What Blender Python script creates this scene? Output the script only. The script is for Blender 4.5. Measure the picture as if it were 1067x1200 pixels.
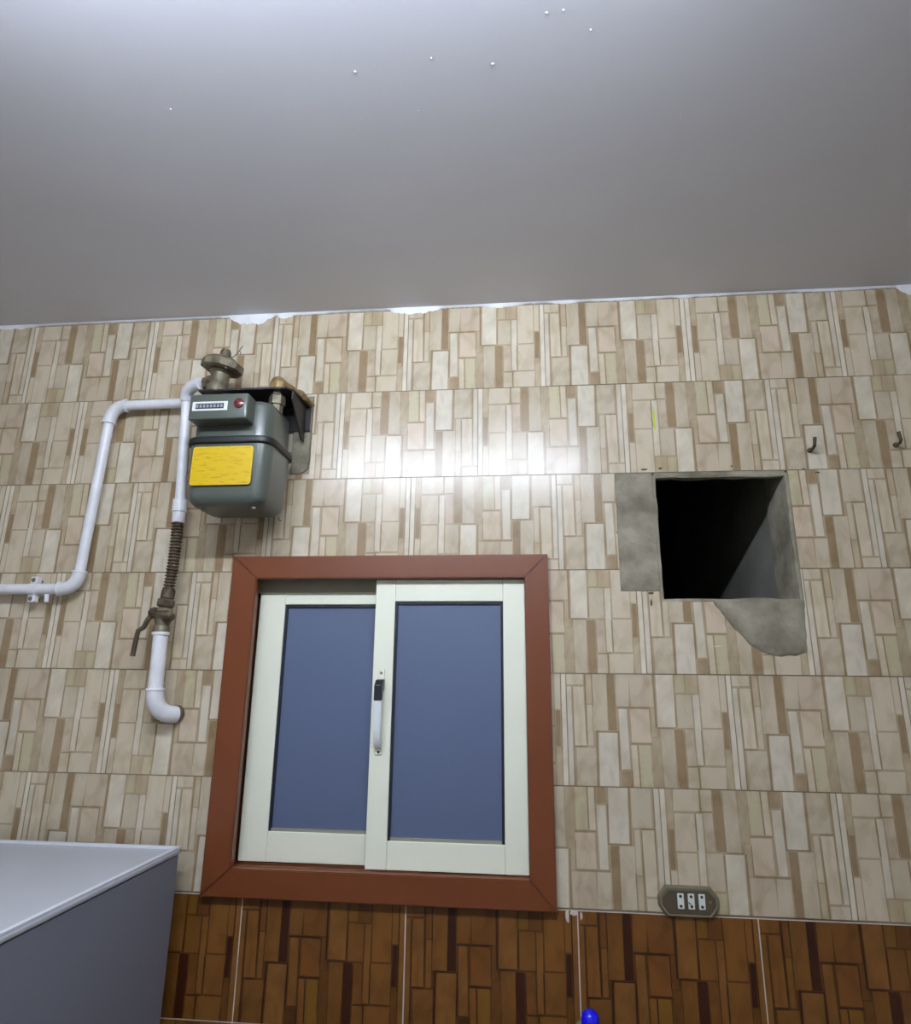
import bpy, bmesh, math, random
from mathutils import Vector, Matrix
random.seed(7)
PI = math.pi
for o in list(bpy.data.objects):
    bpy.data.objects.remove(o, do_unlink=True)
scn = bpy.context.scene
C = scn.collection

# ------------------------------------------------------------------ camera, world, exposure
cd = bpy.data.cameras.new('camera'); cam = bpy.data.objects.new('camera', cd); C.objects.link(cam)
cd.sensor_fit = 'VERTICAL'; cd.sensor_height = 24.0; cd.lens = 24.0 * 750.0 / 1200.0; cd.clip_start = .02
cr = Vector((0.99532296, 0.09602511, 0.01055356))
cu = Vector((0.01435692, -0.25506995, 0.96681601))
cf = Vector((-0.09553051, 0.96214266, 0.25525561))
M = Matrix((cr, cu, -cf)).transposed().to_4x4(); M.translation = (0.15778, -1.59699, 1.74976)
cam.matrix_world = M
scn.camera = cam
wd = bpy.data.worlds.new('night'); scn.world = wd; wd.use_nodes = True
wd.node_tree.nodes['Background'].inputs[0].default_value = (.01, .012, .02, 1)
wd.node_tree.nodes['Background'].inputs[1].default_value = .05
vs = scn.view_settings
vs.view_transform = 'Standard'; vs.look = 'None'; vs.gamma = 1; vs.use_curve_mapping = False
vs.exposure = 0.0
LAMP_STRENGTH = 192.0
LAMP_COL = (.76, .85, 1.0)
LAMP_Y, LAMP_Z, LAMP_X0, LAMP_X1 = -1.27, 2.712, -.70, .48

# ------------------------------------------------------------------ helpers
def lin(r, g, b):
    f = lambda c: (c/255/12.92) if c/255 <= .04045 else ((c/255+.055)/1.055)**2.4
    return (f(r), f(g), f(b), 1)

def node_mat(name):
    m = bpy.data.materials.new(name); m.use_nodes = True
    nt = m.node_tree; return m, nt, nt.nodes['Principled BSDF']

def mat(name, col, rough=.5, metal=0, spec=.5, noise=0, nscale=20, bump=0, bscale=60, coat=0, col2=None, stretch=None, detail=4):
    """colour with noise mottling and a fine bump"""
    m, nt, b = node_mat(name); N = nt.nodes; L = nt.links
    b.inputs['Base Color'].default_value = col; b.inputs['Roughness'].default_value = rough
    b.inputs['Metallic'].default_value = metal; b.inputs['Specular IOR Level'].default_value = spec
    b.inputs['Coat Weight'].default_value = coat; b.inputs['Coat Roughness'].default_value = .12
    tc = N.new('ShaderNodeTexCoord'); src = tc.outputs['Object']
    if stretch:
        mp = N.new('ShaderNodeMapping'); mp.inputs['Scale'].default_value = stretch
        L.new(src, mp.inputs[0]); src = mp.outputs[0]
    if noise or col2:
        n = N.new('ShaderNodeTexNoise'); n.inputs['Scale'].default_value = nscale; n.inputs['Detail'].default_value = detail
        L.new(src, n.inputs['Vector'])
        r = N.new('ShaderNodeValToRGB'); L.new(n.outputs[0], r.inputs[0])
        c2 = col2 or tuple(c*(1-noise) for c in col[:3])+(1,)
        r.color_ramp.elements[0].position = .32; r.color_ramp.elements[0].color = c2
        r.color_ramp.elements[1].position = .66; r.color_ramp.elements[1].color = col
        L.new(r.outputs[0], b.inputs['Base Color'])
    if bump:
        n2 = N.new('ShaderNodeTexNoise'); n2.inputs['Scale'].default_value = bscale; n2.inputs['Detail'].default_value = 5
        L.new(src, n2.inputs['Vector'])
        bp = N.new('ShaderNodeBump'); bp.inputs['Strength'].default_value = bump; bp.inputs['Distance'].default_value = .004
        L.new(n2.outputs[0], bp.inputs['Height']); L.new(bp.outputs[0], b.inputs['Normal'])
    return m

def tile_mat(name, rough, nstr, dark):
    """printed stone pattern: block colours come from the mesh, the node noise adds the veining"""
    m, nt, b = node_mat(name); N = nt.nodes; L = nt.links
    at = N.new('ShaderNodeAttribute'); at.attribute_name = 'Col'
    tc = N.new('ShaderNodeTexCoord')
    n = N.new('ShaderNodeTexNoise'); n.inputs['Scale'].default_value = 26; n.inputs['Detail'].default_value = 6
    n.inputs['Distortion'].default_value = .6
    mp = N.new('ShaderNodeMapping'); mp.inputs['Scale'].default_value = (1.0, 1, .55)
    L.new(tc.outputs['Object'], mp.inputs[0]); L.new(mp.outputs[0], n.inputs['Vector'])
    r = N.new('ShaderNodeValToRGB'); L.new(n.outputs[0], r.inputs[0])
    r.color_ramp.elements[0].position = .28; r.color_ramp.elements[0].color = (nstr, nstr*.95, nstr*.86, 1)
    r.color_ramp.elements[1].position = .58; r.color_ramp.elements[1].color = (1, 1, 1, 1)
    mx = N.new('ShaderNodeMix'); mx.data_type = 'RGBA'; mx.blend_type = 'MULTIPLY'; mx.inputs['Factor'].default_value = 1
    L.new(at.outputs['Color'], mx.inputs['A']); L.new(r.outputs[0], mx.inputs['B'])
    # faint grime differing from tile to tile
    g = N.new('ShaderNodeNewGeometry')
    n3 = N.new('ShaderNodeTexNoise'); n3.inputs['Scale'].default_value = 3.2; n3.inputs['Detail'].default_value = 5
    L.new(g.outputs['Position'], n3.inputs['Vector'])
    r3 = N.new('ShaderNodeValToRGB'); L.new(n3.outputs[0], r3.inputs[0])
    r3.color_ramp.elements[0].position = .3; r3.color_ramp.elements[0].color = (.88, .87, .84, 1)
    r3.color_ramp.elements[1].position = .6; r3.color_ramp.elements[1].color = (1, 1, 1, 1)
    mx2 = N.new('ShaderNodeMix'); mx2.data_type = 'RGBA'; mx2.blend_type = 'MULTIPLY'; mx2.inputs['Factor'].default_value = 1
    L.new(mx.outputs['Result'], mx2.inputs['A']); L.new(r3.outputs[0], mx2.inputs['B'])
    L.new(mx2.outputs['Result'], b.inputs['Base Color'])
    b.inputs['Roughness'].default_value = rough; b.inputs['Specular IOR Level'].default_value = .45
    n2 = N.new('ShaderNodeTexNoise'); n2.inputs['Scale'].default_value = 7; n2.inputs['Detail'].default_value = 2
    L.new(g.outputs['Position'], n2.inputs['Vector'])
    bp = N.new('ShaderNodeBump'); bp.inputs['Strength'].default_value = .12; bp.inputs['Distance'].default_value = .006
    L.new(n2.outputs[0], bp.inputs['Height']); L.new(bp.outputs[0], b.inputs['Normal'])
    return m

def finish(bm, smooth):
    bmesh.ops.recalc_face_normals(bm, faces=bm.faces[:])
    if smooth:
        for f in bm.faces: f.smooth = True

def obj(name, bm, m, parent=None, smooth=False, kind=None, label=None, sharp=35):
    finish(bm, smooth)
    me = bpy.data.meshes.new(name); bm.to_mesh(me); bm.free()
    if m: me.materials.append(m)
    if smooth: me.set_sharp_from_angle(angle=math.radians(sharp))
    o = bpy.data.objects.new(name, me); C.objects.link(o)
    if parent: o.parent = parent
    if kind: o['kind'] = kind
    if label: o['label'] = label
    return o

def thing(name, label, cat, group=None, kind=None):
    o = bpy.data.objects.new(name, None); C.objects.link(o); o.empty_display_size = .05
    o['label'] = label; o['category'] = cat
    if group: o['group'] = group
    if kind: o['kind'] = kind
    return o

def struct(o, label, cat):
    o['kind'] = 'structure'; o['label'] = label; o['category'] = cat; return o

def box(bm, x0, x1, y0, y1, z0, z1):
    v = [bm.verts.new(p) for p in ((x0,y0,z0),(x1,y0,z0),(x1,y1,z0),(x0,y1,z0),(x0,y0,z1),(x1,y0,z1),(x1,y1,z1),(x0,y1,z1))]
    fs = [bm.faces.new([v[i] for i in f]) for f in ((0,1,2,3),(4,5,6,7),(0,1,5,4),(1,2,6,5),(2,3,7,6),(3,0,4,7))]
    return v, fs

def bbox(x0, x1, y0, y1, z0, z1, bev=0, seg=2, only=None):
    bm = bmesh.new(); box(bm, x0, x1, y0, y1, z0, z1)
    if bev:
        es = bm.edges[:]
        if only is not None:
            es = [e for e in es if abs((e.verts[0].co-e.verts[1].co)[only]) > 1e-6]
        bmesh.ops.bevel(bm, geom=es, offset=bev, segments=seg, profile=.5, affect='EDGES')
    return bm

def prism(bm, pts, d0, d1, axis='y'):
    """outline pts (a,b) extruded along an axis: y -> (a,d,b); x -> (d,a,b); z -> (a,b,d)"""
    mk = {'y': lambda a,b,d: (a,d,b), 'x': lambda a,b,d: (d,a,b), 'z': lambda a,b,d: (a,b,d)}[axis]
    A = [bm.verts.new(mk(a,b,d0)) for a,b in pts]; B = [bm.verts.new(mk(a,b,d1)) for a,b in pts]
    n = len(pts); fs = [bm.faces.new(A), bm.faces.new(B[::-1])]
    for i in range(n):
        fs.append(bm.faces.new((A[i], A[(i+1)%n], B[(i+1)%n], B[i])))
    return fs

def frame_of(axis):
    a = Vector(axis).normalized()
    t = Vector((0,0,1)) if abs(a.z) < .9 else Vector((0,1,0))
    u = a.cross(t).normalized(); return a, u, a.cross(u).normalized()

def lathe(bm, prof, org, axis, seg=20, rot=0):
    a, u, v = frame_of(axis); org = Vector(org); rings = []
    for t, r in prof:
        if r < 1e-6: rings.append([bm.verts.new(org+a*t)])
        else: rings.append([bm.verts.new(org+a*t+(u*math.cos(rot+2*PI*k/seg)+v*math.sin(rot+2*PI*k/seg))*r) for k in range(seg)])
    for A, B in zip(rings, rings[1:]):
        for k in range(seg):
            k2 = (k+1) % seg
            q = [A[k%len(A)], A[k2%len(A)], B[k2%len(B)], B[k%len(B)]]
            q2 = []
            for x in q:
                if x not in q2: q2.append(x)
            if len(q2) > 2: bm.faces.new(q2)
    for Rg in (rings[0], rings[-1]):
        if len(Rg) > 1: bm.faces.new(Rg)

def tube(bm, pts, r, seg=16):
    pts = [Vector(p) for p in pts]; rs = r if isinstance(r, (list, tuple)) else [r]*len(pts)
    a, u, v = frame_of(pts[1]-pts[0]); rings = []
    for i, p in enumerate(pts):
        t = (pts[min(i+1, len(pts)-1)]-pts[max(i-1, 0)]).normalized()
        u = (u-t*u.dot(t)).normalized(); v = t.cross(u)
        rings.append([bm.verts.new(p+(u*math.cos(2*PI*k/seg)+v*math.sin(2*PI*k/seg))*rs[i]) for k in range(seg)])
    for A, B in zip(rings, rings[1:]):
        for k in range(seg): bm.faces.new((A[k], A[(k+1)%seg], B[(k+1)%seg], B[k]))
    bm.faces.new(rings[0]); bm.faces.new(rings[-1])

def bezier(p0, p1, p2, n=8):
    p0, p1, p2 = map(Vector, (p0, p1, p2))
    return [p0*(1-t)**2+p1*2*t*(1-t)+p2*t*t for t in [i/n for i in range(n+1)]]

# ------------------------------------------------------------------ materials
M_tile = tile_mat('glazed_beige_tile', .235, .76, False)
M_dtile = tile_mat('glazed_brown_tile', .34, .62, True)
M_grout = mat('grout', lin(150,138,120), .9, noise=.35, nscale=9)
M_wgrout = mat('white_grout', lin(214,203,190), .9, noise=.2, nscale=12)
M_ceil = mat('ceiling_paint', (.73,.73,.78,1), .5, noise=.06, nscale=1.6, bump=.10, bscale=30)
M_paint = mat('white_paint', (.84,.84,.85,1), .5, noise=.12, nscale=30, bump=.4, bscale=90)
M_cement = mat('cement', lin(160,152,133), .9, col2=lin(110,103,85), nscale=14, bump=1.0, bscale=70)
M_cement2 = mat('smooth_cement', lin(128,126,116), .9, col2=lin(100,98,88), nscale=9, bump=.5, bscale=40)
M_shaft = mat('shaft_cement', lin(132,130,120), .95, noise=.3, nscale=6, bump=.5)
M_brown = mat('brown_aluminium', lin(112,58,28), .36, spec=.5, noise=.06, nscale=5)
M_cream = mat('cream_aluminium', lin(246,247,226), .36, noise=.04, nscale=4)
M_channel = mat('track_aluminium', lin(150,148,128), .5, noise=.1, nscale=10)
M_gasket = mat('rubber_gasket', lin(22,26,40), .55, noise=.2)
M_glass, _nt, _b = node_mat('tinted_frosted_glass')
_b.inputs['Base Color'].default_value = lin(97,110,140); _b.inputs['Roughness'].default_value = .48
_b.inputs['Transmission Weight'].default_value = .15; _b.inputs['IOR'].default_value = 1.5
_n = _nt.nodes.new('ShaderNodeTexNoise'); _n.inputs['Scale'].default_value = 400
_bp = _nt.nodes.new('ShaderNodeBump'); _bp.inputs['Strength'].default_value = .1; _bp.inputs['Distance'].default_value = .001
_nt.links.new(_n.outputs[0], _bp.inputs['Height']); _nt.links.new(_bp.outputs[0], _b.inputs['Normal'])
M_handle = mat('white_enamel', lin(236,240,242), .3, noise=.04)
M_black = mat('black_plastic', lin(24,26,34), .4, noise=.2)
M_steel = mat('dull_steel', lin(150,150,140), .4, metal=.8, noise=.3, nscale=40)
M_meter = mat('grey_enamel', lin(80,86,78), .32, spec=.5, noise=.1, nscale=14, coat=.2)
M_seam = mat('dark_seam', lin(22,23,22), .5, noise=.2, nscale=30)
M_bracket = mat('black_bracket_paint', lin(34,28,26), .55, noise=.4, nscale=30)
M_yellow, _nt, _b = node_mat('yellow_plate')
_b.inputs['Roughness'].default_value = .4
_tc = _nt.nodes.new('ShaderNodeTexCoord'); _mp = _nt.nodes.new('ShaderNodeMapping'); _mp.inputs['Scale'].default_value = (40, 1, 190)
_n = _nt.nodes.new('ShaderNodeTexNoise'); _n.inputs['Scale'].default_value = 1; _n.inputs['Detail'].default_value = 3
_r = _nt.nodes.new('ShaderNodeValToRGB'); _r.color_ramp.elements[0].position = .33; _r.color_ramp.elements[0].color = lin(184,148,10)
_r.color_ramp.elements[1].position = .47; _r.color_ramp.elements[1].color = lin(206,172,6)
_nt.links.new(_tc.outputs['Object'], _mp.inputs[0]); _nt.links.new(_mp.outputs[0], _n.inputs['Vector'])
_nt.links.new(_n.outputs[0], _r.inputs[0]); _nt.links.new(_r.outputs[0], _b.inputs['Base Color'])
M_ybord = mat('yellow_border', lin(222,184,30), .4, noise=.2, nscale=60)
M_bezel = mat('white_plastic', lin(225,228,222), .4, noise=.05)
M_digit = mat('counter_drum', lin(150,152,160), .4, noise=.1)
M_red = mat('dark_red_plastic', lin(104,36,36), .25, noise=.2, coat=.5)
M_iron = mat('weathered_iron', lin(128,120,98), .5, metal=.35, col2=lin(86,76,60), nscale=35, bump=.4, bscale=120)
M_rust = mat('rusty_iron', lin(104,92,72), .65, metal=.3, col2=lin(64,50,38), nscale=45, bump=.6, bscale=130)
M_brass = mat('old_brass', lin(176,152,106), .38, metal=.6, col2=lin(120,100,66), nscale=40)
M_pipe = mat('white_pipe_paint', lin(236,235,238), .32, noise=.16, nscale=18, bump=.3, bscale=60)
M_fridge = mat('silver_grey_enamel', lin(128,131,144), .42, noise=.05, nscale=3)
M_fridgetop = mat('pale_grey_plastic', lin(190,193,199), .45, noise=.06, nscale=4)
M_fridgerim = mat('white_rim_plastic', lin(226,228,236), .4, noise=.04, nscale=6)
M_bronze = mat('bronze_plastic', lin(128,118,96), .38, metal=.2, noise=.12, nscale=30)
M_bronzed = mat('dark_bronze_plastic', lin(84,74,56), .42, noise=.12, nscale=30)
M_blue = mat('blue_plastic', lin(16,14,235), .25, noise=.05, coat=.5)
M_lime = mat('lime_paint', lin(205,215,60), .6, noise=.15, nscale=80)
M_chip = mat('chip_brown', lin(92,80,58), .9, noise=.3)
M_side = mat('side_wall_tile', lin(228,220,206), .35, noise=.2, nscale=3)
M_floor = mat('floor_tile', lin(96,90,82), .4, noise=.25, nscale=5)

# ------------------------------------------------------------------ room shell
CEIL = 2.777
X0, X1, YR, YS = -1.85, 1.75, -2.55, 1.65       # side walls, rear wall, far side of the air shaft
ZR = 2.52                                       # first tile joint under the ceiling
TW, TH = .38, .25
WO = (-.55, .205, 1.29, 2.03)                    # window opening x0,x1,z0,z1
HO = (.507, .828, 1.945, 2.258)
HW = (.507, .828, 1.945, 2.330)  # the masonry is broken out higher behind the tiles
#                 # rough square opening
WALLY = .002

def grid_wall(rects, x0, x1, z0, z1, ya, yb):
    xs = sorted({x0, x1} | {r[0] for r in rects} | {r[1] for r in rects})
    zs = sorted({z0, z1} | {r[2] for r in rects} | {r[3] for r in rects})
    bm = bmesh.new()
    for a, b in zip(xs, xs[1:]):
        for c, d in zip(zs, zs[1:]):
            mx, mz = (a+b)/2, (c+d)/2
            if any(r[0] < mx < r[1] and r[2] < mz < r[3] for r in rects): continue
            box(bm, a, b, ya, yb, c, d)
    bmesh.ops.remove_doubles(bm, verts=bm.verts[:], dist=1e-5)
    seen = {}
    for f in bm.faces[:]:                        # drop the faces shared by neighbouring boxes
        seen.setdefault(tuple(round(c, 4) for c in f.calc_center_median()), []).append(f)
    dead = [f for fs in seen.values() if len(fs) > 1 for f in fs]
    bmesh.ops.delete(bm, geom=dead, context='FACES')
    return bm
wall = struct(obj('wall_back', grid_wall([WO, HW], X0, X1, 0, CEIL, WALLY, .13), M_grout), 'beige and brown tiled kitchen wall with window and square hole', 'wall')
struct(obj('ceiling', bbox(X0-.1, X1+.1, YR-.1, .13, CEIL, CEIL+.12), M_ceil), 'pale painted ceiling with a rough painted edge', 'ceiling')
ceiling = bpy.data.objects['ceiling']
struct(obj('floor', bbox(X0-.1, X1+.1, YR-.1, .13, -.1, 0), M_floor), 'kitchen floor', 'floor')
struct(obj('wall_left', bbox(X0-.1, X0, YR, .13, 0, CEIL), M_side), 'side wall of the kitchen beyond the refrigerator', 'wall')
struct(obj('wall_right', bbox(X1, X1+.1, YR, .13, 0, CEIL), M_side), 'side wall of the kitchen beyond the square hole', 'wall')
struct(obj('wall_rear', bbox(X0-.1, X1+.1, YR-.1, YR, 0, CEIL), M_side), 'kitchen wall facing the window', 'wall')
# unlit air shaft behind the wall: its side wall runs on from the hole's reveal
bm = bmesh.new()
box(bm, .836, .96, .13, YS, 0, 4.2); box(bm, X0-.1, .96, YS, YS+.1, 0, 4.2); box(bm, X0-.1, X0, .13, YS, 0, 4.2)
box(bm, X0, .836, .13, YS, -.1, 0); box(bm, X0, .96, .03, .13, CEIL+.12, 4.2)
struct(obj('wall_shaft', bm, M_shaft), 'dark cement air shaft seen through the square hole', 'wall')

# ------------------------------------------------------------------ tiles
# one printed design, tile fractions (left, right, top, bottom, colour); the other tiles are this one turned half round
BL = [(0,.105,0,.10,'L'),(0,.03,.115,1,'W'),(.037,.11,.115,.65,'L'),(.047,.168,.665,1,'L'),(.118,.155,0,.27,'T'),(.122,.155,.28,.65,'L'),
 (.158,.247,0,.515,'L'),(.248,.298,0,.515,'B'),(.182,.302,.53,1,'W'),(.302,.385,0,.295,'L'),(.388,.528,0,.295,'P'),
 (.314,.368,.315,.85,'W'),(.308,.372,.862,1,'T2'),(.383,.50,.315,.615,'P'),(.380,.417,.635,1,'L'),(.424,.498,.635,1,'Y'),
 (.500,.542,.305,.56,'T'),(.503,.555,.57,1,'T'),(.545,.655,0,.475,'W'),(.558,.642,.49,1,'L'),(.643,.697,.49,1,'B'),
 (.662,.722,0,.165,'Y'),(.662,.758,.178,.48,'L'),(.702,.758,.49,.81,'P'),(.702,.765,.82,1,'L'),(.727,.800,0,.17,'T'),
 (.762,.802,.178,.80,'W'),(.806,.925,0,.475,'L'),(.806,.925,.485,.80,'L'),(.770,.925,.815,1,'L'),
 (.928,.965,0,.33,'L'),(.930,.962,.335,.66,'B'),(.930,.965,.665,1,'T'),(.970,1,0,1,'W')]
LIGHT = {'L': (203,189,165), 'W': (213,203,184), 'T': (188,170,142), 'T2': (170,148,119), 'B': (154,131,101), 'P': (201,183,160), 'Y': (200,188,155), '0': (178,159,132), 'D': (156,135,107)}
DARK = {'L': (120,78,32), 'W': (126,84,38), 'T': (104,64,25), 'T2': (82,46,16), 'B': (58,25,11), 'P': (116,72,30), 'Y': (122,85,28), '0': (88,52,19), 'D': (64,32,12)}
# dark printed joints between some of the blocks
LN = [(.172,.310,.518,.530),(.170,.180,.53,1),(.302,.495,.298,.310),(.376,.505,.618,.632),(.530,.541,0,.48),(.417,.424,.64,1),(.034,.040,.12,1),(.112,.118,0,.63),
 (.037,.115,.652,.663),(.697,.702,.5,.8),(.303,.310,.53,.86),(.705,.80,.808,.816),(.498,.504,.3,.55),(.640,.645,.5,1),(.155,.160,0,.3),(.372,.378,.86,1),(.765,.772,.82,1),(.800,.806,.5,.8),(.656,.662,.18,.46),(.966,.970,0,.7),(.545,.640,.480,.488)]

def clip_half(poly, ax, val, keep_less):
    out = []
    for i, p in enumerate(poly):
        q = poly[(i+1) % len(poly)]
        pi = (p[ax] <= val) == keep_less; qi = (q[ax] <= val) == keep_less
        if pi: out.append(p)
        if pi != qi:
            t = (val-p[ax])/(q[ax]-p[ax]); out.append((p[0]+t*(q[0]-p[0]), p[1]+t*(q[1]-p[1])))
    return out
def area(p):
    return abs(sum(p[i][0]*p[(i+1)%len(p)][1]-p[(i+1)%len(p)][0]*p[i][1] for i in range(len(p))))/2 if len(p) > 2 else 0
def subtract(poly, r):
    """convex polygon minus a rectangle -> convex pieces"""
    res = []
    a = clip_half(poly, 0, r[0], True); res.append(a)
    rest = clip_half(poly, 0, r[0], False) if len(poly) > 2 else []
    if rest:
        res.append(clip_half(rest, 0, r[1], False)); rest = clip_half(rest, 0, r[1], True)
    if rest:
        res.append(clip_half(rest, 1, r[2], True)); res.append(clip_half(rest, 1, r[3], False))
    return [p for p in res if len(p) > 2 and area(p) > 2e-6]
def tile_polys(pal, gap, keep, cuts, flip, base_y, relief=.0003):
    """list of (polygon, y_back, y_front, colour) in the tile's own frame, centre at 0"""
    rnd = random.Random(11); out = []
    hw, hh = (TW-gap)/2, (TH-gap)/2
    items = [([(-hw,-hh),(hw,-hh),(hw,hh),(-hw,hh)], base_y, 0, pal['0'])]
    for l, r, t, b, c in BL+[q+('D',) for q in LN]:
        g = .0007 if c != 'D' else 0
        xa, xb, za, zb = -hw+l*2*hw+(g if l > 0 else .0004), -hw+r*2*hw-(g if r < 1 else .0004), hh-b*2*hh+(g if b < 1 else .0004), hh-t*2*hh-(g if t > 0 else .0004)
        j = lambda s=.0007: rnd.uniform(-s, s)
        lean = rnd.uniform(-.0010, .0010)
        p = [(xa+j()*(l > 0)-lean*(l > 0), za), (xb+j()*(r < 1)-lean*(r < 1), za), (xb+j()*(r < 1)+lean*(r < 1), zb), (xa+j()*(l > 0)+lean*(l > 0), zb)]
        k = 1+rnd.uniform(-.035, .035)
        items.append((p, 0, -relief*(1.2+.015*len(items) if c == 'D' else 1), tuple(min(255, q*k) for q in pal[c])))
    for p, yb, yf, c in items:
        if flip: p = [(-a, -b) for a, b in p]
        ps = [p]
        if keep:
            n = []
            for q in ps:
                q = clip_half(q, 0, keep[0], False); q = clip_half(q, 0, keep[1], True) if q else q
                q = clip_half(q, 1, keep[2], False) if q else q; q = clip_half(q, 1, keep[3], True) if q else q
                if len(q) > 2 and area(q) > 2e-6: n.append(q)
            ps = n
        for r in cuts:
            ps = [s for q in ps for s in subtract(q, r)]
        out += [(q, yb, yf, c) for q in ps]
    return out
def tile_mesh(name, polys, m):
    bm = bmesh.new(); cl = bm.loops.layers.float_color.new('Col')
    for p, yb, yf, c in polys:
        n0 = len(bm.faces); fs = prism(bm, p, yb, yf)
        cc = lin(*c)
        for f in fs:
            for l in f.loops: l[cl] = cc
        if yb == 0:
            bm.faces.remove(fs[0])               # block's back lies on the tile
    bmesh.ops.recalc_face_normals(bm, faces=bm.faces[:])
    me = bpy.data.meshes.new(name); bm.to_mesh(me); bm.free(); me.materials.append(m)
    return me
GAP, DGAP = .0016, .0030
full = {}
def shared(pal_id):
    if pal_id not in full:
        if pal_id == 'light': full[pal_id] = tile_mesh('tile', tile_polys(LIGHT, GAP, None, [], False, WALLY), M_tile)
        else: full[pal_id] = tile_mesh('tile', tile_polys(DARK, DGAP, None, [], False, .0012), M_dtile)
    return full[pal_id]
CUTS = [(-.55, .205, 1.29, 2.03), (.503, .834, 1.943, 2.270), (.408, .506, 1.966, 2.2695), (-.452, -.398, 2.285, 2.512)]
rt = random.Random(5)
def put_tile(xa, zt, flip, pal_id, zmax=9, tilt=0):
    cx, cz = xa+TW/2, zt-TH/2
    keep = None; xl, xr, zl, zh = xa, xa+TW, zt-TH, zt
    if xl < X0 or xr > X1 or zh > zmax:
        keep = (max(xl, X0)-cx, min(xr, X1)-cx, zl-cz, min(zh, zmax)-cz)
    cuts = [(a-cx, b-cx, c-cz, d-cz) for a, b, c, d in CUTS if a < xr and b > xl and c < zh and d > zl]
    pal, m, by, gp = (LIGHT, M_tile, WALLY, GAP) if pal_id == 'light' else (DARK, M_dtile, .0012, DGAP)
    if keep or cuts:
        ps = tile_polys(pal, gp, keep, cuts, flip, by)
        if not ps: return
        me = tile_mesh('tile', ps, m); rz = 0
    else:
        me = shared(pal_id); rz = PI if flip else 0
    o = bpy.data.objects.new('tile', me); C.objects.link(o); o.parent = wall
    o.location = (cx, 0, cz); o.rotation_euler = (tilt if not (keep or cuts) else 0, rz, 0)
    if rz: o.rotation_euler = (-tilt, rz, 0)
# (joint offset, function: tile number -> turned half round?)
ROWS = [(-.140, lambda k: k <= -2 or k >= 2), (-.323, lambda k: -2 <= k <= 2), (-.120, lambda k: k == 0 or k == 2 or k == -3),
        (.078-.38, lambda k: k in (-2, 4)), (.268-.76, lambda k: k in (-1,)), (.468-.76, lambda k: k >= 0)]
for i, (off, fl) in enumerate(ROWS):
    for k in range(-6, 7):
        xa = off+k*TW
        if xa+TW < X0+.02 or xa > X1-.02: continue
        tl = rt.uniform(-.004, .004) if i != 1 else .002
        put_tile(xa, ZR+TH-i*TH if i else ZR+TH, fl(k), 'light', CEIL-.004, tl)
ZD = 1.2665                                     # top of the brown dado
for j in range(3):
    for k in range(-6, 7):
        xa = -.483+k*TW
        if xa+TW < X0+.02 or xa > X1-.02: continue
        put_tile(xa, ZD-j*TH, False, 'dark')
obj('dado_grout', bbox(X0, X1, .0012, WALLY, ZD-3*TH, ZD), M_wgrout, wall)

# ragged white paint along the top of the tiles
rp = random.Random(3)
bm = bmesh.new(); n = 520; prev = None
def rag(x):
    d = .0045+.0022*math.sin(x*17)*math.sin(x*5.1)+rp.uniform(-.0012, .0012)
    for c, w_, h in ((-.615,.055,.026), (-.565,.03,.014), (-.505,.022,.012), (-.14,.055,.014), (-.08,.03,.010), (.12,.05,.006), (.30,.04,.007), (-1.36,.05,.016), (-1.31,.03,.008), (1.22,.05,.030), (1.27,.05,.022), (.62,.02,.004)):
        d += h*max(0, 1-((x-c)/w_)**2)**.6*rp.uniform(.75, 1)
    return max(.003, d*(.65 if x < -.7 else 1))
for i in range(n+1):
    x = X0+(X1-X0)*i/n
    d = rag(x)
    cur = [bm.verts.new(p) for p in ((x, -.0006, CEIL-d), (x, -.0030, CEIL-d*.55), (x, -.0055, CEIL-.0001), (x, WALLY, CEIL-.0001), (x, WALLY, CEIL-d))]
    if prev:
        for k in range(5): bm.faces.new((prev[k], prev[(k+1)%5], cur[(k+1)%5], cur[k]))
    prev = cur
obj('paint_edge', bm, M_paint, wall, smooth=True, label='ragged white paint along the ceiling line')
# paint drops dried on the ceiling
bm = bmesh.new()
def on_ceiling(px, py):
    d = cf+cr*((px-533.5)/750)-cu*((py-600)/750); t = (CEIL-M.translation.z)/d.z
    return M.translation.x+d.x*t, M.translation.y+d.y*t
spots = [on_ceiling(px, py)+(r,) for px, py, r in ((416,84,.0024),(577,75,.0026),(200,128,.0017),(640,15,.0024),(660,12,.0022),(797,135,.0018),(856,231,.0016),(490,130,.0015),(505,68,.0016),(692,35,.0020),(422,141,.0014),(745,178,.0011))]
spots += [(rp.gauss(.25,.25), rp.uniform(-.82,-.45), rp.uniform(.0006,.0012)) for _ in range(45)]
for x, y, r in spots:
    r *= .75
    lathe(bm, [(0, r*1.3), (r*.45, r), (r*.8, r*.45), (r*.9, 0)], (x, y, CEIL), (0, 0, -1), 7)
obj('paint_drops', bm, M_ceil, ceiling, smooth=True, kind='stuff', label='tiny dried paint drops')

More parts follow.
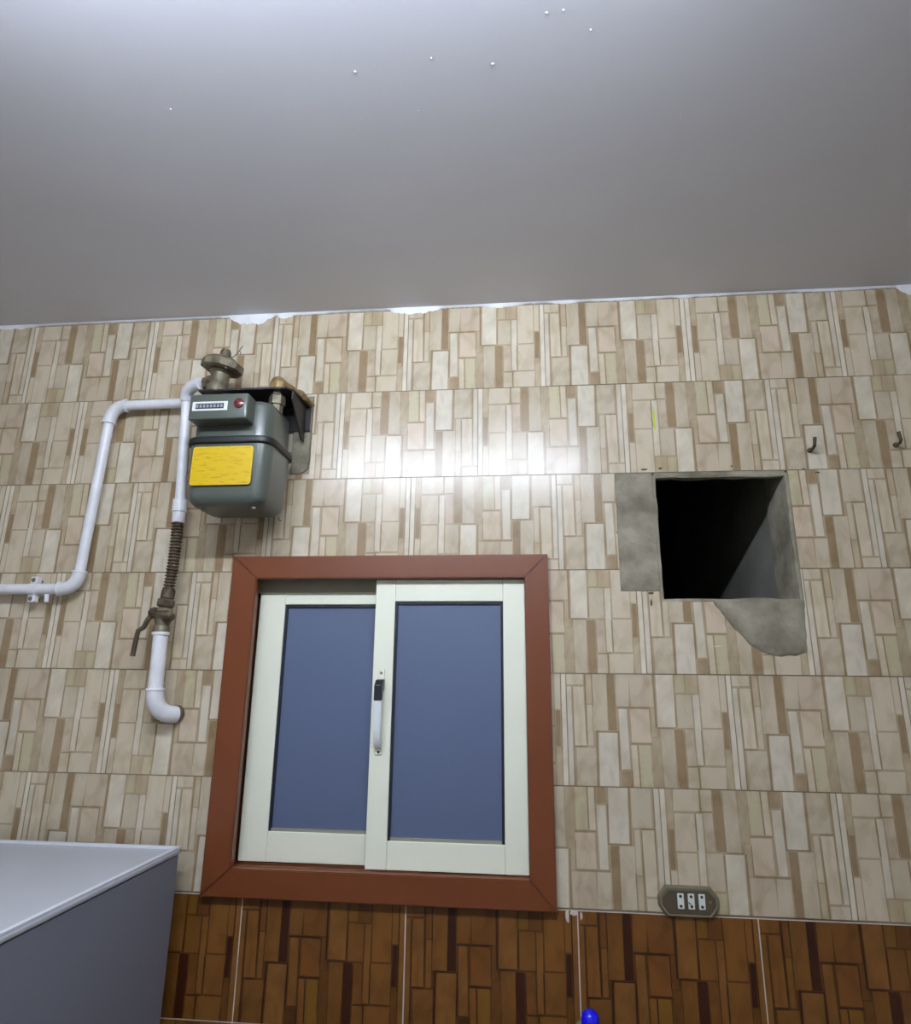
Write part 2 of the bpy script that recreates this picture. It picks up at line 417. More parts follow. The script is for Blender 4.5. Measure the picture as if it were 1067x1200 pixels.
# ------------------------------------------------------------------ square hole: cement reveal and patches
bm = bmesh.new(); rr = random.Random(9)
a0, a1, c0, c1 = HO
def ring(y, ins, jit):
    out = []
    def jt(): return rr.uniform(-jit, jit)
    N_ = 8
    for i in range(N_): out.append((a0+ins+(a1-a0-2*ins)*i/N_, c0+ins+jt()))
    for i in range(N_): out.append((a1-ins+jt(), c0+ins+(c1-c0-2*ins)*i/N_))
    for i in range(N_): out.append((a1-ins-(a1-a0-2*ins)*i/N_, c1-ins+jt()))
    for i in range(N_): out.append((a0+ins+jt(), c1-ins-(c1-c0-2*ins)*i/N_))
    return [bm.verts.new((x, y, z)) for x, z in out]
def lift(R, dz):
    for v in R:
        if v.co.z > c1-.02: v.co.z += dz
    return R
R_ = [ring(WALLY, -.006, .001), ring(-.0006, -.004, .0012), ring(.001, .003, .0018), lift(ring(.018, .004, .002), .000), lift(ring(.030, .005, .002), .030), lift(ring(.08, .004, .002), .055), lift(ring(.128, .003, .002), .068), lift(ring(.1285, -.004, 0), .072)]
for A, B in zip(R_, R_[1:]):
    for k in range(len(A)): bm.faces.new((A[k], A[(k+1)%len(A)], B[(k+1)%len(B)], B[k]))
obj('hole_reveal', bm, M_cement, wall, smooth=True, label='rough cement edge inside the square hole')
obj('lintel_edge', bbox(.503, .832, WALLY, .017, 2.259, 2.331), M_cement, wall)
def slab(pts, yf, yb, bulge, seed):
    """trowelled patch: an outline with a slightly domed face"""
    bm = bmesh.new(); rn = random.Random(seed)
    P = []
    for i, p in enumerate(pts):
        q = pts[(i+1) % len(pts)]; m_ = max(1, int(math.hypot(q[0]-p[0], q[1]-p[1])/.012))
        for s in range(m_):
            t = s/m_; P.append((p[0]+(q[0]-p[0])*t+rn.uniform(-.0014,.0014), p[1]+(q[1]-p[1])*t+rn.uniform(-.0014,.0014)))
    cx = sum(p[0] for p in P)/len(P); cz = sum(p[1] for p in P)/len(P)
    rings = [[bm.verts.new((x, yb, z)) for x, z in P]]
    for f, yy in ((.985, yf), (.93, yf-bulge*.6), (.6, yf-bulge), (.25, yf-bulge*.9)):
        rings.append([bm.verts.new((cx+(x-cx)*f, yy+rn.uniform(-.0005,.0005), cz+(z-cz)*f)) for x, z in P])
    for A, B in zip(rings, rings[1:]):
        for k in range(len(P)): bm.faces.new((A[k], A[(k+1)%len(P)], B[(k+1)%len(P)], B[k]))
    bm.faces.new(rings[0]); bm.faces.new(rings[-1])
    return bm
obj('cement_patch', slab([(.409,1.967),(.502,1.967),(.502,2.268),(.409,2.268)], .0004, WALLY, .0006, 1), M_cement, wall, smooth=True, label='grey cement strip where tile was cut away beside the hole')
obj('cement_patch', slab([(.621,1.944),(.645,1.908),(.667,1.876),(.700,1.840),(.729,1.820),(.767,1.813),(.800,1.815),(.826,1.822),(.828,1.860),(.834,1.944)], -.0012, -.0004, .0045, 2), M_cement, wall, smooth=True, label='half-round cement smear below the hole')
obj('cement_patch', slab([(-.451,2.286),(-.428,2.283),(-.400,2.300),(-.399,2.511),(-.451,2.511)], -.002, WALLY, .006, 3), M_cement, wall, smooth=True, label='grey cement patch behind the gas meter')
# chips and drips on the tiles
def chip(name, x, z, rx, rz, m, seed, label=None):
    bm = bmesh.new(); rn = random.Random(seed); n = 9
    A = []; B = []
    for k in range(n):
        a = 2*PI*k/n; s = rn.uniform(.7, 1.15)
        A.append(bm.verts.new((x+rx*s*math.cos(a), -.0003, z+rz*s*math.sin(a)))); B.append(bm.verts.new((x+rx*.7*s*math.cos(a), -.0011, z+rz*.7*s*math.sin(a))))
    bm.faces.new(A); bm.faces.new(B)
    for k in range(n): bm.faces.new((A[k], A[(k+1)%n], B[(k+1)%n], B[k]))
    return obj(name, bm, m, wall, label=label)
for i, (x, z, rx, rz) in enumerate([(.483,2.279,.009,.0028),(.524,2.281,.006,.003),(.480,1.962,.006,.004),(.70,2.283,.003,.003),(.479,1.94,.003,.009),(.905,2.262,.006,.002),(.872,2.272,.004,.002)]):
    chip('tile_chip', x, z, rx, rz, M_chip, i)
chip('paint_mark', .518, 2.420, .0032, .036, M_lime, 21, 'lime green paint streak on a beige tile')
for i, (x, z, rx, rz) in enumerate([(.255,1.255,.004,.016),(.270,1.261,.010,.006),(.285,1.257,.003,.010),(-.735,1.735,.004,.003),(.625,1.835,.012,.0025),(-.98,1.985,.003,.004)]):
    chip('grout_drip', x, z, rx, rz, M_wgrout, 40+i)

# ------------------------------------------------------------------ window
win = thing('window_1', 'brown framed sliding window with two cream sashes and dark glass', 'window', kind='structure')
bx0, bx1, bz0, bz1 = -.578, .232, 1.266, 2.057   # brown surround, outer
ix0, ix1, iz0, iz1 = -.5105, .1745, 1.327, 1.9985  # brown surround, inner
def miter(name, pts, parent):
    bm = bmesh.new(); prism(bm, pts, -.020, -.0004)
    es = [e for e in bm.edges if all(abs(v.co.y+.020) < 1e-6 for v in e.verts)]
    bmesh.ops.bevel(bm, geom=es, offset=.0022, segments=2, affect='EDGES')
    return obj(name, bm, M_brown, parent)
e = .0003
miter('frame_top', [(bx0+e,bz1),(bx1-e,bz1),(ix1-e,iz1),(ix0+e,iz1)], win)
miter('frame_bottom', [(bx0+e,bz0),(ix0+e,iz0),(ix1-e,iz0),(bx1-e,bz0)], win)
miter('frame_side', [(bx0,bz0+e),(bx0,bz1-e),(ix0,iz1-e),(ix0,iz0+e)], win)
miter('frame_side', [(bx1,bz0+e),(ix1,iz0+e),(ix1,iz1-e),(bx1,bz1-e)], win)
# inner lining of the brown frame, running back through the wall
bm = bmesh.new()
box(bm, -.549, -.5305, 0, .10, 1.291, 2.029); box(bm, ix1+.012, .204, 0, .10, 1.291, 2.029)
box(bm, -.5305, ix1+.012, 0, .10, 1.291, iz0-.004); box(bm, -.5305, ix1+.012, 0, .10, iz1+.012, 2.029)
obj('frame_lining', bm, M_brown, win)
obj('head_track', bbox(-.5300, ix1+.010, .034, .040, 1.968, iz1+.011), M_channel, win)
bm = bmesh.new(); box(bm, ix0-.001, ix1+.010, -.0005, .0035, iz0-.003, iz0+.0015); box(bm, ix0-.001, ix1+.010, .036, .040, iz0-.003, iz0-.0005)
obj('sill_track', bm, M_brown, win)
def sash(x0, x1, z0, z1, yf, th, sl, sr, rt_, rb, label, hand=None):
    s = bpy.data.objects.new('sash', None); C.objects.link(s); s.parent = win; s['label'] = label; s.empty_display_size = .05
    obj('stile', bbox(x0, x0+sl, yf, yf+th, z0, z1, .0012, 1), M_cream, s)
    obj('stile', bbox(x1-sr, x1, yf, yf+th, z0, z1, .0012, 1), M_cream, s)
    obj('rail', bbox(x0+sl+.0004, x1-sr-.0004, yf+.0006, yf+th, z1-rt_, z1, .0012, 1), M_cream, s)
    obj('rail', bbox(x0+sl+.0004, x1-sr-.0004, yf+.0006, yf+th, z0, z0+rb, .0012, 1), M_cream, s)
    gx0, gx1, gz0, gz1 = x0+sl, x1-sr, z0+rb, z1-rt_
    bm = bmesh.new(); g = .0065; ya, yb = yf+.004, yf+.0125
    box(bm, gx0, gx0+g, ya, yb, gz0, gz1); box(bm, gx1-g, gx1, ya, yb, gz0, gz1)
    box(bm, gx0+g, gx1-g, ya, yb, gz1-g, gz1)
    obj('gasket', bm, M_gasket, s)
    obj('glazing_bead', bbox(gx0+g, gx1-g, ya, yb, gz0, gz0+g), M_channel, s)
    obj('glass_pane', bbox(gx0+.002, gx1-.002, yf+.010, yf+.015, gz0+.002, gz1-.002), M_glass, s, label='blue grey frosted glass')
    return s
sr_ = sash(-.202, .1740, 1.3295, 1.9975, .004, .024, .0500, .0540, .0545, .0610, 'cream sash sliding in the front track with a pull handle')
sash(-.5205, -.150, 1.3275, 1.995, .041, .024, .0690, .0500, .0555, .0670, 'cream sash in the rear track')
# pull handle on the meeting stile
hx, hy = -.1795, .004
bm = bbox(hx-.0085, hx+.0085, hy-.004, hy, 1.577, 1.776, .0015, 1); h_plate = obj('handle_plate', bm, M_cream, sr_)
bm = bmesh.new(); pr = [(-.004+hy, 1.592), (hy-.016, 1.594), (hy-.028, 1.606), (hy-.034, 1.64), (hy-.034, 1.705), (hy-.026, 1.708), (hy-.026, 1.645), (hy-.021, 1.615), (hy-.012, 1.606), (-.004+hy, 1.606)]
prism(bm, pr, hx-.0085, hx+.0085, 'x')
bmesh.ops.bevel(bm, geom=[e_ for e_ in bm.edges if abs(e_.verts[0].co.x-e_.verts[1].co.x) < 1e-6], offset=.0018, segments=2, affect='EDGES')
obj('handle_grip', bm, M_handle, sr_, smooth=True, label='white curved pull grip')
bm = bmesh.new(); prism(bm, [(hy-.004,1.752),(hy-.022,1.750),(hy-.036,1.738),(hy-.0365,1.703),(hy-.024,1.703),(hy-.020,1.722),(hy-.004,1.728)], hx-.0095, hx+.0095, 'x')
bmesh.ops.bevel(bm, geom=bm.edges[:], offset=.001, segments=1, affect='EDGES')
obj('handle_latch', bm, M_black, sr_, label='black latch')
bm = bmesh.new(); lathe(bm, [(0,.0035),(.001,.0035),(.0018,.002),(.0018,0)], (hx, hy-.004, 1.767), (0,-1,0), 12)
obj('screw', bm, M_steel, sr_, smooth=True)
bm = bmesh.new(); lathe(bm, [(0,.003),(.001,.003),(.0018,.002),(.0018,0)], (hx, hy-.004, 1.584), (0,-1,0), 12)
obj('screw', bm, M_black, sr_, smooth=True)

# ------------------------------------------------------------------ gas meter
gm = thing('gas_meter', 'grey box gas meter with yellow plate on a black wall bracket', 'gas meter')
def shell(name, x0, x1, y0, y1, z0, z1, rv, rb=0, rtp=0, taper=0, m=M_meter, parent=gm):
    """rounded-rectangle shell with softly rolled bottom / top edges"""
    bm = bmesh.new(); rings = []
    def rr_(ins, z):
        out = []; r = max(.002, rv-ins*.5); n = 6
        for cx, cy, a in ((x1-ins-r, y1-ins-r, 0), (x0+ins+r, y1-ins-r, PI/2), (x0+ins+r, y0+ins+r, PI), (x1-ins-r, y0+ins+r, 1.5*PI)):
            for k in range(n+1): out.append(bm.verts.new((cx+r*math.cos(a+PI/2*k/n), cy+r*math.sin(a+PI/2*k/n), z)))
        return out
    if rb:
        for k in range(6): a = PI/2*k/5; rings.append(rr_(taper+rb*(1-math.sin(a)), z0+rb*(1-math.cos(a))))
    else: rings.append(rr_(taper, z0))
    if rtp:
        for k in range(6): a = PI/2*k/5; rings.append(rr_(rtp*(1-math.cos(a)), z1-rtp*(1-math.sin(a))))
    else: rings.append(rr_(0, z1))
    for A, B in zip(rings, rings[1:]):
        for k in range(len(A)): bm.faces.new((A[k], A[(k+1)%len(A)], B[(k+1)%len(B)], B[k]))
    bm.faces.new(rings[0]); bm.faces.new(rings[-1])
    return obj(name, bm, m, parent, smooth=True, sharp=50)
low = shell('lower_case', -.640, -.430, -.206, -.040, 2.148, 2.300, .034, rb=.026, taper=.006)
shell('case_seam', -.646, -.424, -.212, -.034, 2.2985, 2.3165, .038, rb=.004, rtp=.004, m=M_seam)
shell('upper_case', -.636, -.436, -.200, -.044, 2.315, 2.414, .034, rtp=.016)
ind = shell('index_housing', -.623, -.477, -.243, -.150, 2.347, 2.412, .006, rb=.004, rtp=.004)
yf = -.2435
obj('index_window', bbox(-.6135, -.526, yf-.002, yf+.001, 2.3675, 2.3915, .001, 1), M_bezel, ind)
obj('index_counter', bbox(-.6045, -.5345, yf-.0026, yf-.002, 2.3725, 2.3860), M_black, ind, label='black strip of counter drums')
bm = bmesh.new()
for k in range(8): box(bm, -.6030+k*.0086, -.5974+k*.0086, yf-.0031, yf-.0026, 2.3755, 2.3830)
obj('counter_drums', bm, M_digit, ind)
bm = bmesh.new(); lathe(bm, [(0,.0125),(.002,.0125),(.0035,.010),(.004,0)], (-.4985, yf+.0005, 2.3855), (0,-1,0), 24)
bdg = obj('red_badge', bm, M_red, ind, smooth=True)
def rrect(x0, x1, z0, z1, r, n=5):
    out = []
    for cx, cz, a in ((x1-r, z1-r, 0), (x0+r, z1-r, PI/2), (x0+r, z0+r, PI), (x1-r, z0+r, 1.5*PI)):
        for k in range(n+1): out.append((cx+r*math.cos(a+PI/2*k/n), cz+r*math.sin(a+PI/2*k/n)))
    return out
bm = bmesh.new(); prism(bm, rrect(-.6185, -.468, 2.1935, 2.2905, .007), -.2072, -.2055)
lp = obj('plate_border', bm, M_ybord, low)
bm = bmesh.new(); prism(bm, rrect(-.6155, -.471, 2.1965, 2.2875, .005), -.2076, -.2072)
obj('yellow_plate', bm, M_yellow, low, label='yellow notice plate')
for x, y in ((-.60,-.16), (-.47,-.17), (-.445,-.06)):
    bm = bmesh.new(); lathe(bm, [(0,.006),(.006,.006),(.008,.003),(.008,0)], (x, y, 2.149), (0,0,-1), 10); obj('rivet', bm, M_steel, gm, smooth=True)
for x in (-.60, -.462):
    bm = bmesh.new(); lathe(bm, [(0,.016),(.028,.016),(.030,.021),(.052,.021),(.058,.017),(.064,.017)], (x, -.105, 2.410), (0,0,1), 6 if x > -.5 else 18, .3); obj('meter_boss', bm, M_meter if x < -.5 else M_iron, gm)
bm = bmesh.new(); prism(bm, [(-.665,-.135),(-.432,-.135),(-.415,-.115),(-.402,-.0095),(-.665,-.0095)], 2.4735, 2.4785, 'z')
obj('bracket_plate', bm, M_bracket, gm)
obj('bracket_flange', bbox(-.665, -.402, -.0135, -.0088, 2.405, 2.4735), M_bracket, gm)
bm = bmesh.new(); prism(bm, [(-.118,2.4735),(-.0138,2.4735),(-.0138,2.372),(-.032,2.372),(-.118,2.452)], -.4195, -.415, 'x')
obj('bracket_gusset', bm, M_bracket, gm)

# pressure regulator on the meter inlet
rg = thing('gas_regulator', 'brownish iron gas pressure regulator standing on the meter bracket', 'regulator')
ax = Vector((.16, -.06, 1)).normalized(); org = Vector((-.628, -.112, 2.479))
bm = bmesh.new(); lathe(bm, [(0,.026),(.010,.028),(.018,.0245),(.052,.0245),(.056,.030),(.064,.030)], org, ax, 20)
body = obj('regulator_body', bm, M_iron, rg, smooth=True)
bm = bmesh.new(); lathe(bm, [(0,.046),(.004,.0545),(.022,.0545),(.027,.047),(.036,.033),(.039,.020)], org+ax*.060, ax, 8, .35); obj('diaphragm_flange', bm, M_iron, rg)
bm = bmesh.new(); lathe(bm, [(0,.017),(.006,.015),(.022,.014),(.030,.011),(.033,0)], org+ax*.092, ax, 18); obj('adjusting_cap', bm, M_iron, rg, smooth=True)
bm = bmesh.new(); lathe(bm, [(-.01,.024),(.024,.024),(.027,.019),(.038,.019)], org+ax*.026, (-1,0,-.05), 8); obj('inlet_nut', bm, M_rust, rg)
for k in range(4):
    a = .35+PI/8+k*PI/2; d, u_, v_ = frame_of(ax); p = org+ax*.058+(u_*math.cos(a)+v_*math.sin(a))*.042
    bm = bmesh.new(); lathe(bm, [(0,.004),(.004,.004),(.0045,0)], p+ax*.004, -ax, 6); obj('flange_bolt', bm, M_steel, rg)
bm = bmesh.new(); q = org+ax*.105
tube(bm, [q+Vector((.012,-.004,-.004)), q+Vector((.026,-.006,-.008)), q+Vector((.038,-.006,.004)), q+Vector((.043,-.006,.014)), q+Vector((.049,-.006,.024))], .0012, 6)
obj('seal_wire', bm, M_black, rg, smooth=True)
bm = bmesh.new(); tube(bm, [q+Vector((.041,-.006,.012)), q+Vector((.046,-.006,.004)), q+Vector((.044,-.006,-.002))], .001, 6)
obj('seal_wire', bm, M_black, rg, smooth=True)

# brass outlet union
bu = thing('brass_union', 'brass pipe union on the right of the meter bracket', 'pipe fitting')
bm = bmesh.new(); lathe(bm, [(0,.0205),(.003,.0225),(.024,.0225),(.034,.0185),(.040,.011),(.041,0)], (-.464, -.105, 2.4787), (.06,0,1), 8, .2); obj('union_nut', bm, M_brass, bu)
bm = bmesh.new(); tube(bm, bezier((-.452,-.100,2.502), (-.440,-.090,2.502), (-.425,-.066,2.490), 8), .0100, 14); obj('elbow', bm, M_brass, bu, smooth=True)
bm = bmesh.new(); lathe(bm, [(0,.009),(.003,.0140),(.018,.0140),(.022,.010),(.030,.008),(.0305,0)], (-.428,-.068,2.4905), (.75,.35,-.25), 6); obj('lock_nut', bm, M_brass, bu)
bm = bmesh.new(); tube(bm, bezier((-.412,-.060,2.485), (-.402,-.050,2.483), (-.402,.0,2.486), 6), .0065, 10); obj('tail_pipe', bm, M_brass, bu, smooth=True)

# ------------------------------------------------------------------ white gas pipe running to the left
gp = thing('gas_pipe', 'white painted gas pipe stepping down along the tiles beside the meter', 'pipe')
PR = .0135; py = -.033
def pipe(name, pts, r, parent, m=M_pipe, seg=16):
    bm = bmesh.new(); tube(bm, pts, r, seg); return obj(name, bm, m, parent, smooth=True)
pipe('pipe', [(X0+.004, py, 1.969), (-1.030, py, 1.972)], PR, gp)
pipe('elbow', bezier((-1.036,py,1.972), (-.990,py,1.972), (-.988,py,2.015), 10), PR+.0035, gp)
pipe('pipe', [(-.988, py, 2.008), (-.972, py, 2.448)], PR, gp)
pipe('elbow', bezier((-.973,py,2.436), (-.971,py,2.486), (-.928,py,2.487), 10), PR+.0035, gp)
pipe('pipe', [(-.935, py, 2.487), (-.700, py-.002, 2.490)], PR, gp)
def band(p, d, r, parent, w_=.006, m=M_pipe):
    bm = bmesh.new(); lathe(bm, [(-w_/2,r-.003),(-w_/2,r-.0008),(-w_/4,r),(w_/4,r),(w_/2,r-.0008),(w_/2,r-.003)], p, d, 18); return obj('collar', bm, m, parent, smooth=True)
band((-1.036,py,1.972), (1,0,0), PR+.0055, gp); band((-.988,py,2.016), (.04,0,1), PR+.0055, gp)
band((-.973,py,2.436), (.04,0,1), PR+.0055, gp); band((-.928,py,2.487), (1,0,0), PR+.0055, gp)
# clamp holding it to the wall
bm = bmesh.new(); lathe(bm, [(-.010,PR+.0003),(-.010,PR+.003),(.010,PR+.003),(.010,PR+.0003)], (-1.108,py,1.9705), (1,0,0), 18); cl = obj('pipe_clamp', bm, M_pipe, gp, smooth=True)
for zz, s in ((1.995, 1), (1.946, -1)):
    obj('clamp_ear', bbox(-1.117, -1.099, -.040, -.020, zz-.009, zz+.009, .002, 1), M_pipe, cl)
    bm = bmesh.new(); lathe(bm, [(0,.0035),(.026,.0035),(.027,.006),(.033,.006),(.034,0)], (-1.108,-.008,zz), (0,-1,0), 8); obj('clamp_screw', bm, M_steel, cl)
obj('clamp_foot', bbox(-1.119, -1.097, -.0225, -.0012, 1.955, 1.987, .002, 1), M_pipe, cl)
bm = bmesh.new(); lathe(bm, [(0,.006),(.020,.005),(.022,0)], (-1.066,py-.004,1.957), (.1,0,-1), 8); obj('clamp_peg', bm, M_pipe, cl)

# ------------------------------------------------------------------ riser: wall elbow, valve, flexible hose, pipe up to the regulator
gr = thing('riser_pipe', 'white gas riser with corrugated hose and stopcock below the meter', 'pipe')
ry = -.058
pipe('pipe', [(-.7215, ry, 2.195), (-.7325, ry-.012, 2.492)], .0125, gr, M_pipe)
pipe('elbow', bezier((-.7320,ry-.012,2.480), (-.731,ry-.026,2.516), (-.672,ry-.054,2.506), 10), .0165, gr)
bm = bmesh.new(); lathe(bm, [(0,.0165),(.002,.0185),(.034,.0185),(.036,.0165),(.0362,.0160),(.040,.0165),(.060,.0165),(.066,.013)], (-.7205,ry,2.203), (.02,0,-1), 18); obj('union', bm, M_pipe, gr, smooth=True, label='white socket joint')
# corrugated hose
path = bezier((-.7200,ry,2.140), (-.7130,ry-.004,2.05), (-.7215,ry-.002,1.962), 132)
rs = [.0128+.0026*math.sin(2*PI*i/6) for i in range(133)]
bm = bmesh.new(); tube(bm, path, rs, 14); obj('flexible_hose', bm, M_rust, gr, smooth=True, sharp=80)
bm = bmesh.new(); lathe(bm, [(0,.0150),(.003,.0165),(.022,.0165),(.024,.0145),(.034,.0145)], (-.7212,ry,1.966), (-.08,0,-1), 14); hs = obj('hose_ferrule', bm, M_rust, gr, smooth=True)
bm = bmesh.new(); lathe(bm, [(0,.018),(.003,.0215),(.018,.0215),(.021,.018)], (-.7240,ry,1.942), (-.08,0,-1), 6, .2); obj('valve_nut', bm, M_rust, gr)
vb = bmesh.new(); lathe(vb, [(0,.013),(.006,.019),(.020,.0225),(.032,.021),(.046,.0165),(.050,.0195),(.066,.0205),(.070,.0185)], (-.7255,ry,1.922), (-.05,0,-1), 18)
obj('valve_body', vb, M_iron, gr, smooth=True)
bm = bmesh.new(); lathe(bm, [(-.034,.0115),(-.026,.0145),(-.012,.0145),(.012,.0135),(.026,.0135),(.030,.010),(.036,.009),(.0365,0)], (-.7265,ry-.010,1.902), (1,-.25,-.22), 10); obj('valve_spindle', bm, M_rust, gr)
bm = bmesh.new(); tube(bm, [(-.752,ry-.004,1.905), (-.762,ry-.008,1.890), (-.768,ry-.012,1.870), (-.780,ry-.014,1.862), (-.782,ry-.014,1.845), (-.786,ry-.014,1.800)], [.007,.0065,.006,.006,.0058,.0062], 10)
obj('valve_lever', bm, M_rust, gr, smooth=True, label='rusty stopcock lever')
pipe('pipe', [(-.7285, ry, 1.858), (-.7235, ry, 1.716)], .0175, gr)
band((-.7285,ry,1.856), (0,0,1), .0208, gr, .008)
pipe('elbow', bezier((-.7235,ry,1.724), (-.7220,ry-.002,1.660), (-.690,-.010,1.663), 12), .0205, gr)
band((-.7235,ry,1.722), (0,0,1), .0228, gr, .006)
bm = bmesh.new(); lathe(bm, [(0,.017),(.006,.020),(.016,.020),(.018,.015)], (-.6895,.0012,1.6650), (-.10,-1,0), 16); obj('wall_flange', bm, M_iron, gr, smooth=True)

# ------------------------------------------------------------------ power outlet
po = thing('power_outlet', 'bronze eight-sided wall socket with three white inserts above brown tiles', 'socket')
sx, sz = .514, 1.2945
def octo(w_, h, cut): return [(sx-w_,sz-h*.30),(sx-w_,sz+h*.30),(sx-w_+cut,sz+h),(sx+w_-cut,sz+h),(sx+w_,sz+h*.30),(sx+w_,sz-h*.30),(sx+w_-cut,sz-h),(sx-w_+cut,sz-h)]
def loft(bm, outs):
    rings = [[bm.verts.new((x, y, z)) for x, z in o] for o, y in outs]
    for A, B in zip(rings, rings[1:]):
        for k in range(len(A)): bm.faces.new((A[k], A[(k+1)%len(A)], B[(k+1)%len(B)], B[k]))
    bm.faces.new(rings[0]); bm.faces.new(rings[-1])
bm = bmesh.new(); loft(bm, [(octo(.064,.0305,.016), -.0004), (octo(.064,.0305,.016), -.005), (octo(.060,.027,.015), -.010), (octo(.056,.0235,.0135), -.0095)])
obj('outlet_frame', bm, M_bronze, po)
bm = bmesh.new(); loft(bm, [(octo(.0555,.023,.0135), -.0095), (octo(.054,.0218,.013), -.0110)]); obj('outlet_plate', bm, M_bronzed, po)
for k in (-1, 0, 1):
    cx = .5185+k*.0222; cz = 1.2968
    ins = obj('socket_insert', bbox(cx-.0068, cx+.0068, -.0128, -.0109, cz-.0150, cz+.0150, .0006, 1), M_bezel, po)
    for dz in (-.0095, .0095):
        bm = bmesh.new(); lathe(bm, [(0,.0030),(.0002,.0030),(.0003,0)], (cx, -.0128, cz+dz), (0,-1,0), 12); obj('socket_hole', bm, M_black, ins)
    if k == 0:
        bm = bmesh.new(); prism(bm, [(cx-.0066,cz-.0005),(cx-.002,cz-.0035),(cx+.001,cz-.006),(cx-.0055,cz-.0045)], -.0131, -.0128); obj('notch_mark', bm, M_black, ins)  # small dark notch on the middle insert, drawn as a flat black shape
bm = bmesh.new(); lathe(bm, [(0,.0028),(.0006,.0026),(.0008,0)], (.5585,-.011,1.2965), (0,-1,0), 10); obj('screw', bm, M_bronze, po)

# ------------------------------------------------------------------ two bent nails in the tiles
def hook(x, z, lean, label):
    h = thing('wall_hook', label, 'hook', 'rusty hooks above the square hole')
    bm = bmesh.new(); lathe(bm, [(0,.0065),(.006,.006),(.007,.004)], (x,-.0002,z), (0,-1,0), 10); obj('wall_plug', bm, M_rust, h)
    bm = bmesh.new(); tube(bm, [(x,-.004,z),(x-.001,-.022,z-.002),(x-.001+lean*.3,-.030,z+.003),(x+lean,-.030,z+.024)], [.0036,.0036,.0042,.0046], 8); obj('bent_nail', bm, M_rust, h, smooth=True)
hook(.893, 2.3200, .003, 'short rusty hook nail in the tile right above the corner of the hole')
hook(1.098, 2.3290, -.005, 'rusty hook nail in the tiles farther away from the square hole')

# ------------------------------------------------------------------ refrigerator
fr = thing('refrigerator', 'silver grey refrigerator with pale top standing against the tiled wall', 'refrigerator')
fx0, fx1, fy0, fy1, fz = -1.212, -.6125, -.690, -.060, 1.3765
obj('cabinet_body', bbox(fx0+.003, fx1-.003, fy0, fy1-.002, .03, fz-.0135, .004, 2), M_fridge, fr)
top = shell('top_panel', fx0, fx1, fy0-.05, fy1, fz-.012, fz-.002, .010, rb=.003, rtp=.003, m=M_fridgetop, parent=fr)
bm = bmesh.new()
for a, b, c, d in ((fx0+.001,fx0+.010,fy0-.049,fy1-.001), (fx1-.010,fx1-.001,fy0-.049,fy1-.001), (fx0+.010,fx1-.010,fy1-.010,fy1-.001), (fx0+.010,fx1-.010,fy0-.049,fy0-.040)):
    box(bm, a, b, c, d, fz-.0025, fz+.003)
obj('top_rim', bm, M_fridgerim, top)
for za, zb in ((.06, .86), (.872, fz-.016)):
    d = obj('door', bbox(fx0+.003, fx1-.003, fy0-.056, fy0-.004, za, zb, .006, 2), M_fridge, fr)
    obj('handle', bbox(fx1-.060, fx1-.035, fy0-.082, fy0-.056, (za+zb)/2-.13, (za+zb)/2+.13, .006, 2), M_fridgetop, d)
for x in (fx0+.05, fx1-.05):
    for y in (fy0+.05, fy1-.05):
        bm = bmesh.new(); lathe(bm, [(0,.02),(.031,.016)], (x, y, 0), (0,0,1), 12); obj('foot', bm, M_black, fr)

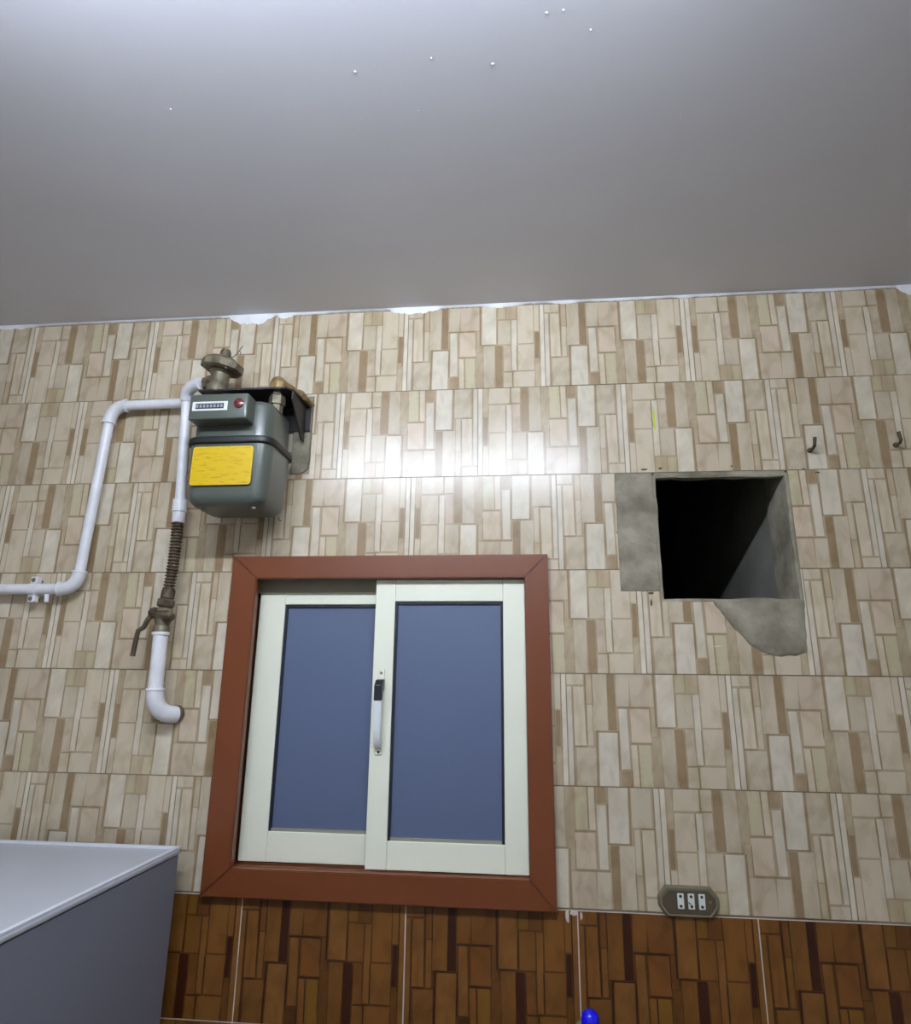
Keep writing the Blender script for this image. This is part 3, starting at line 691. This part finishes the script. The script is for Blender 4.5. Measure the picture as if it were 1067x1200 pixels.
# ------------------------------------------------------------------ blue tap knob peeping in at the lower edge
tp = thing('water_tap', 'rounded bright blue knob in front of the brown tiles', 'tap')
tx, tz = .290, 1.085
bm = bmesh.new(); lathe(bm, [(0,.028),(.004,.028),(.008,.020),(.010,.013),(.060,.012),(.062,.017),(.095,.017),(.097,0)], (tx,-.0006,tz-.045), (0,-1,0), 18); obj('tap_body', bm, M_steel, tp, smooth=True)
bm = bmesh.new(); tube(bm, bezier((tx,-.080,tz-.050), (tx,-.170,tz-.030), (tx,-.175,tz-.110), 10), .010, 14); obj('spout', bm, M_steel, tp, smooth=True)
bm = bmesh.new(); lathe(bm, [(0,.008),(.020,.008)], (tx,-.070,tz-.030), (0,0,1), 12); obj('spindle', bm, M_steel, tp, smooth=True)
bm = bmesh.new(); lathe(bm, [(0,.0165),(.004,.0185),(.024,.0178),(.031,.0155),(.036,.010),(.038,0)], (tx,-.070,tz-.012), (0,0,1), 20); obj('knob', bm, M_blue, tp, smooth=True, label='glossy blue plastic tap knob')

# ------------------------------------------------------------------ fluorescent batten on the ceiling (the room's light)
lm = thing('ceiling_lamp', 'white fluorescent tube batten fixed to the ceiling', 'lamp')
obj('batten', bbox(LAMP_X0-.03, LAMP_X1+.03, LAMP_Y-.022, LAMP_Y+.022, LAMP_Z+.028, CEIL-.0005, .003, 1), M_bezel, lm)
for x in (LAMP_X0-.022, LAMP_X1+.006):
    obj('lamp_holder', bbox(x, x+.016, LAMP_Y-.018, LAMP_Y+.018, LAMP_Z-.020, LAMP_Z+.030, .002, 1), M_bezel, lm)
m_em, nt, b = node_mat('fluorescent_tube')
b.inputs['Base Color'].default_value = (.9,.9,.9,1)
b.inputs['Emission Color'].default_value = LAMP_COL+(1,); b.inputs['Emission Strength'].default_value = LAMP_STRENGTH
bm = bmesh.new(); lathe(bm, [(0,.014),(LAMP_X1-LAMP_X0,.014)], (LAMP_X0+.001,LAMP_Y,LAMP_Z), (1,0,0), 12)
for f in bm.faces: f.smooth = len(f.verts) == 4
obj('tube', bm, m_em, lm, label='glowing white tube')

# ------------------------------------------------------------------ put every thing's origin at its own base
bpy.context.view_layer.update()
for root in [o for o in C.objects if o.type == 'EMPTY' and o.parent is None]:
    pts = [c.matrix_world @ Vector(k) for c in root.children_recursive if c.type == 'MESH' for k in c.bound_box]
    lo = [min(p[i] for p in pts) for i in range(3)]; hi = [max(p[i] for p in pts) for i in range(3)]
    base = Vector(((lo[0]+hi[0])/2, (lo[1]+hi[1])/2, lo[2]))
    root.location = base
    for ch in root.children: ch.location = ch.location-base
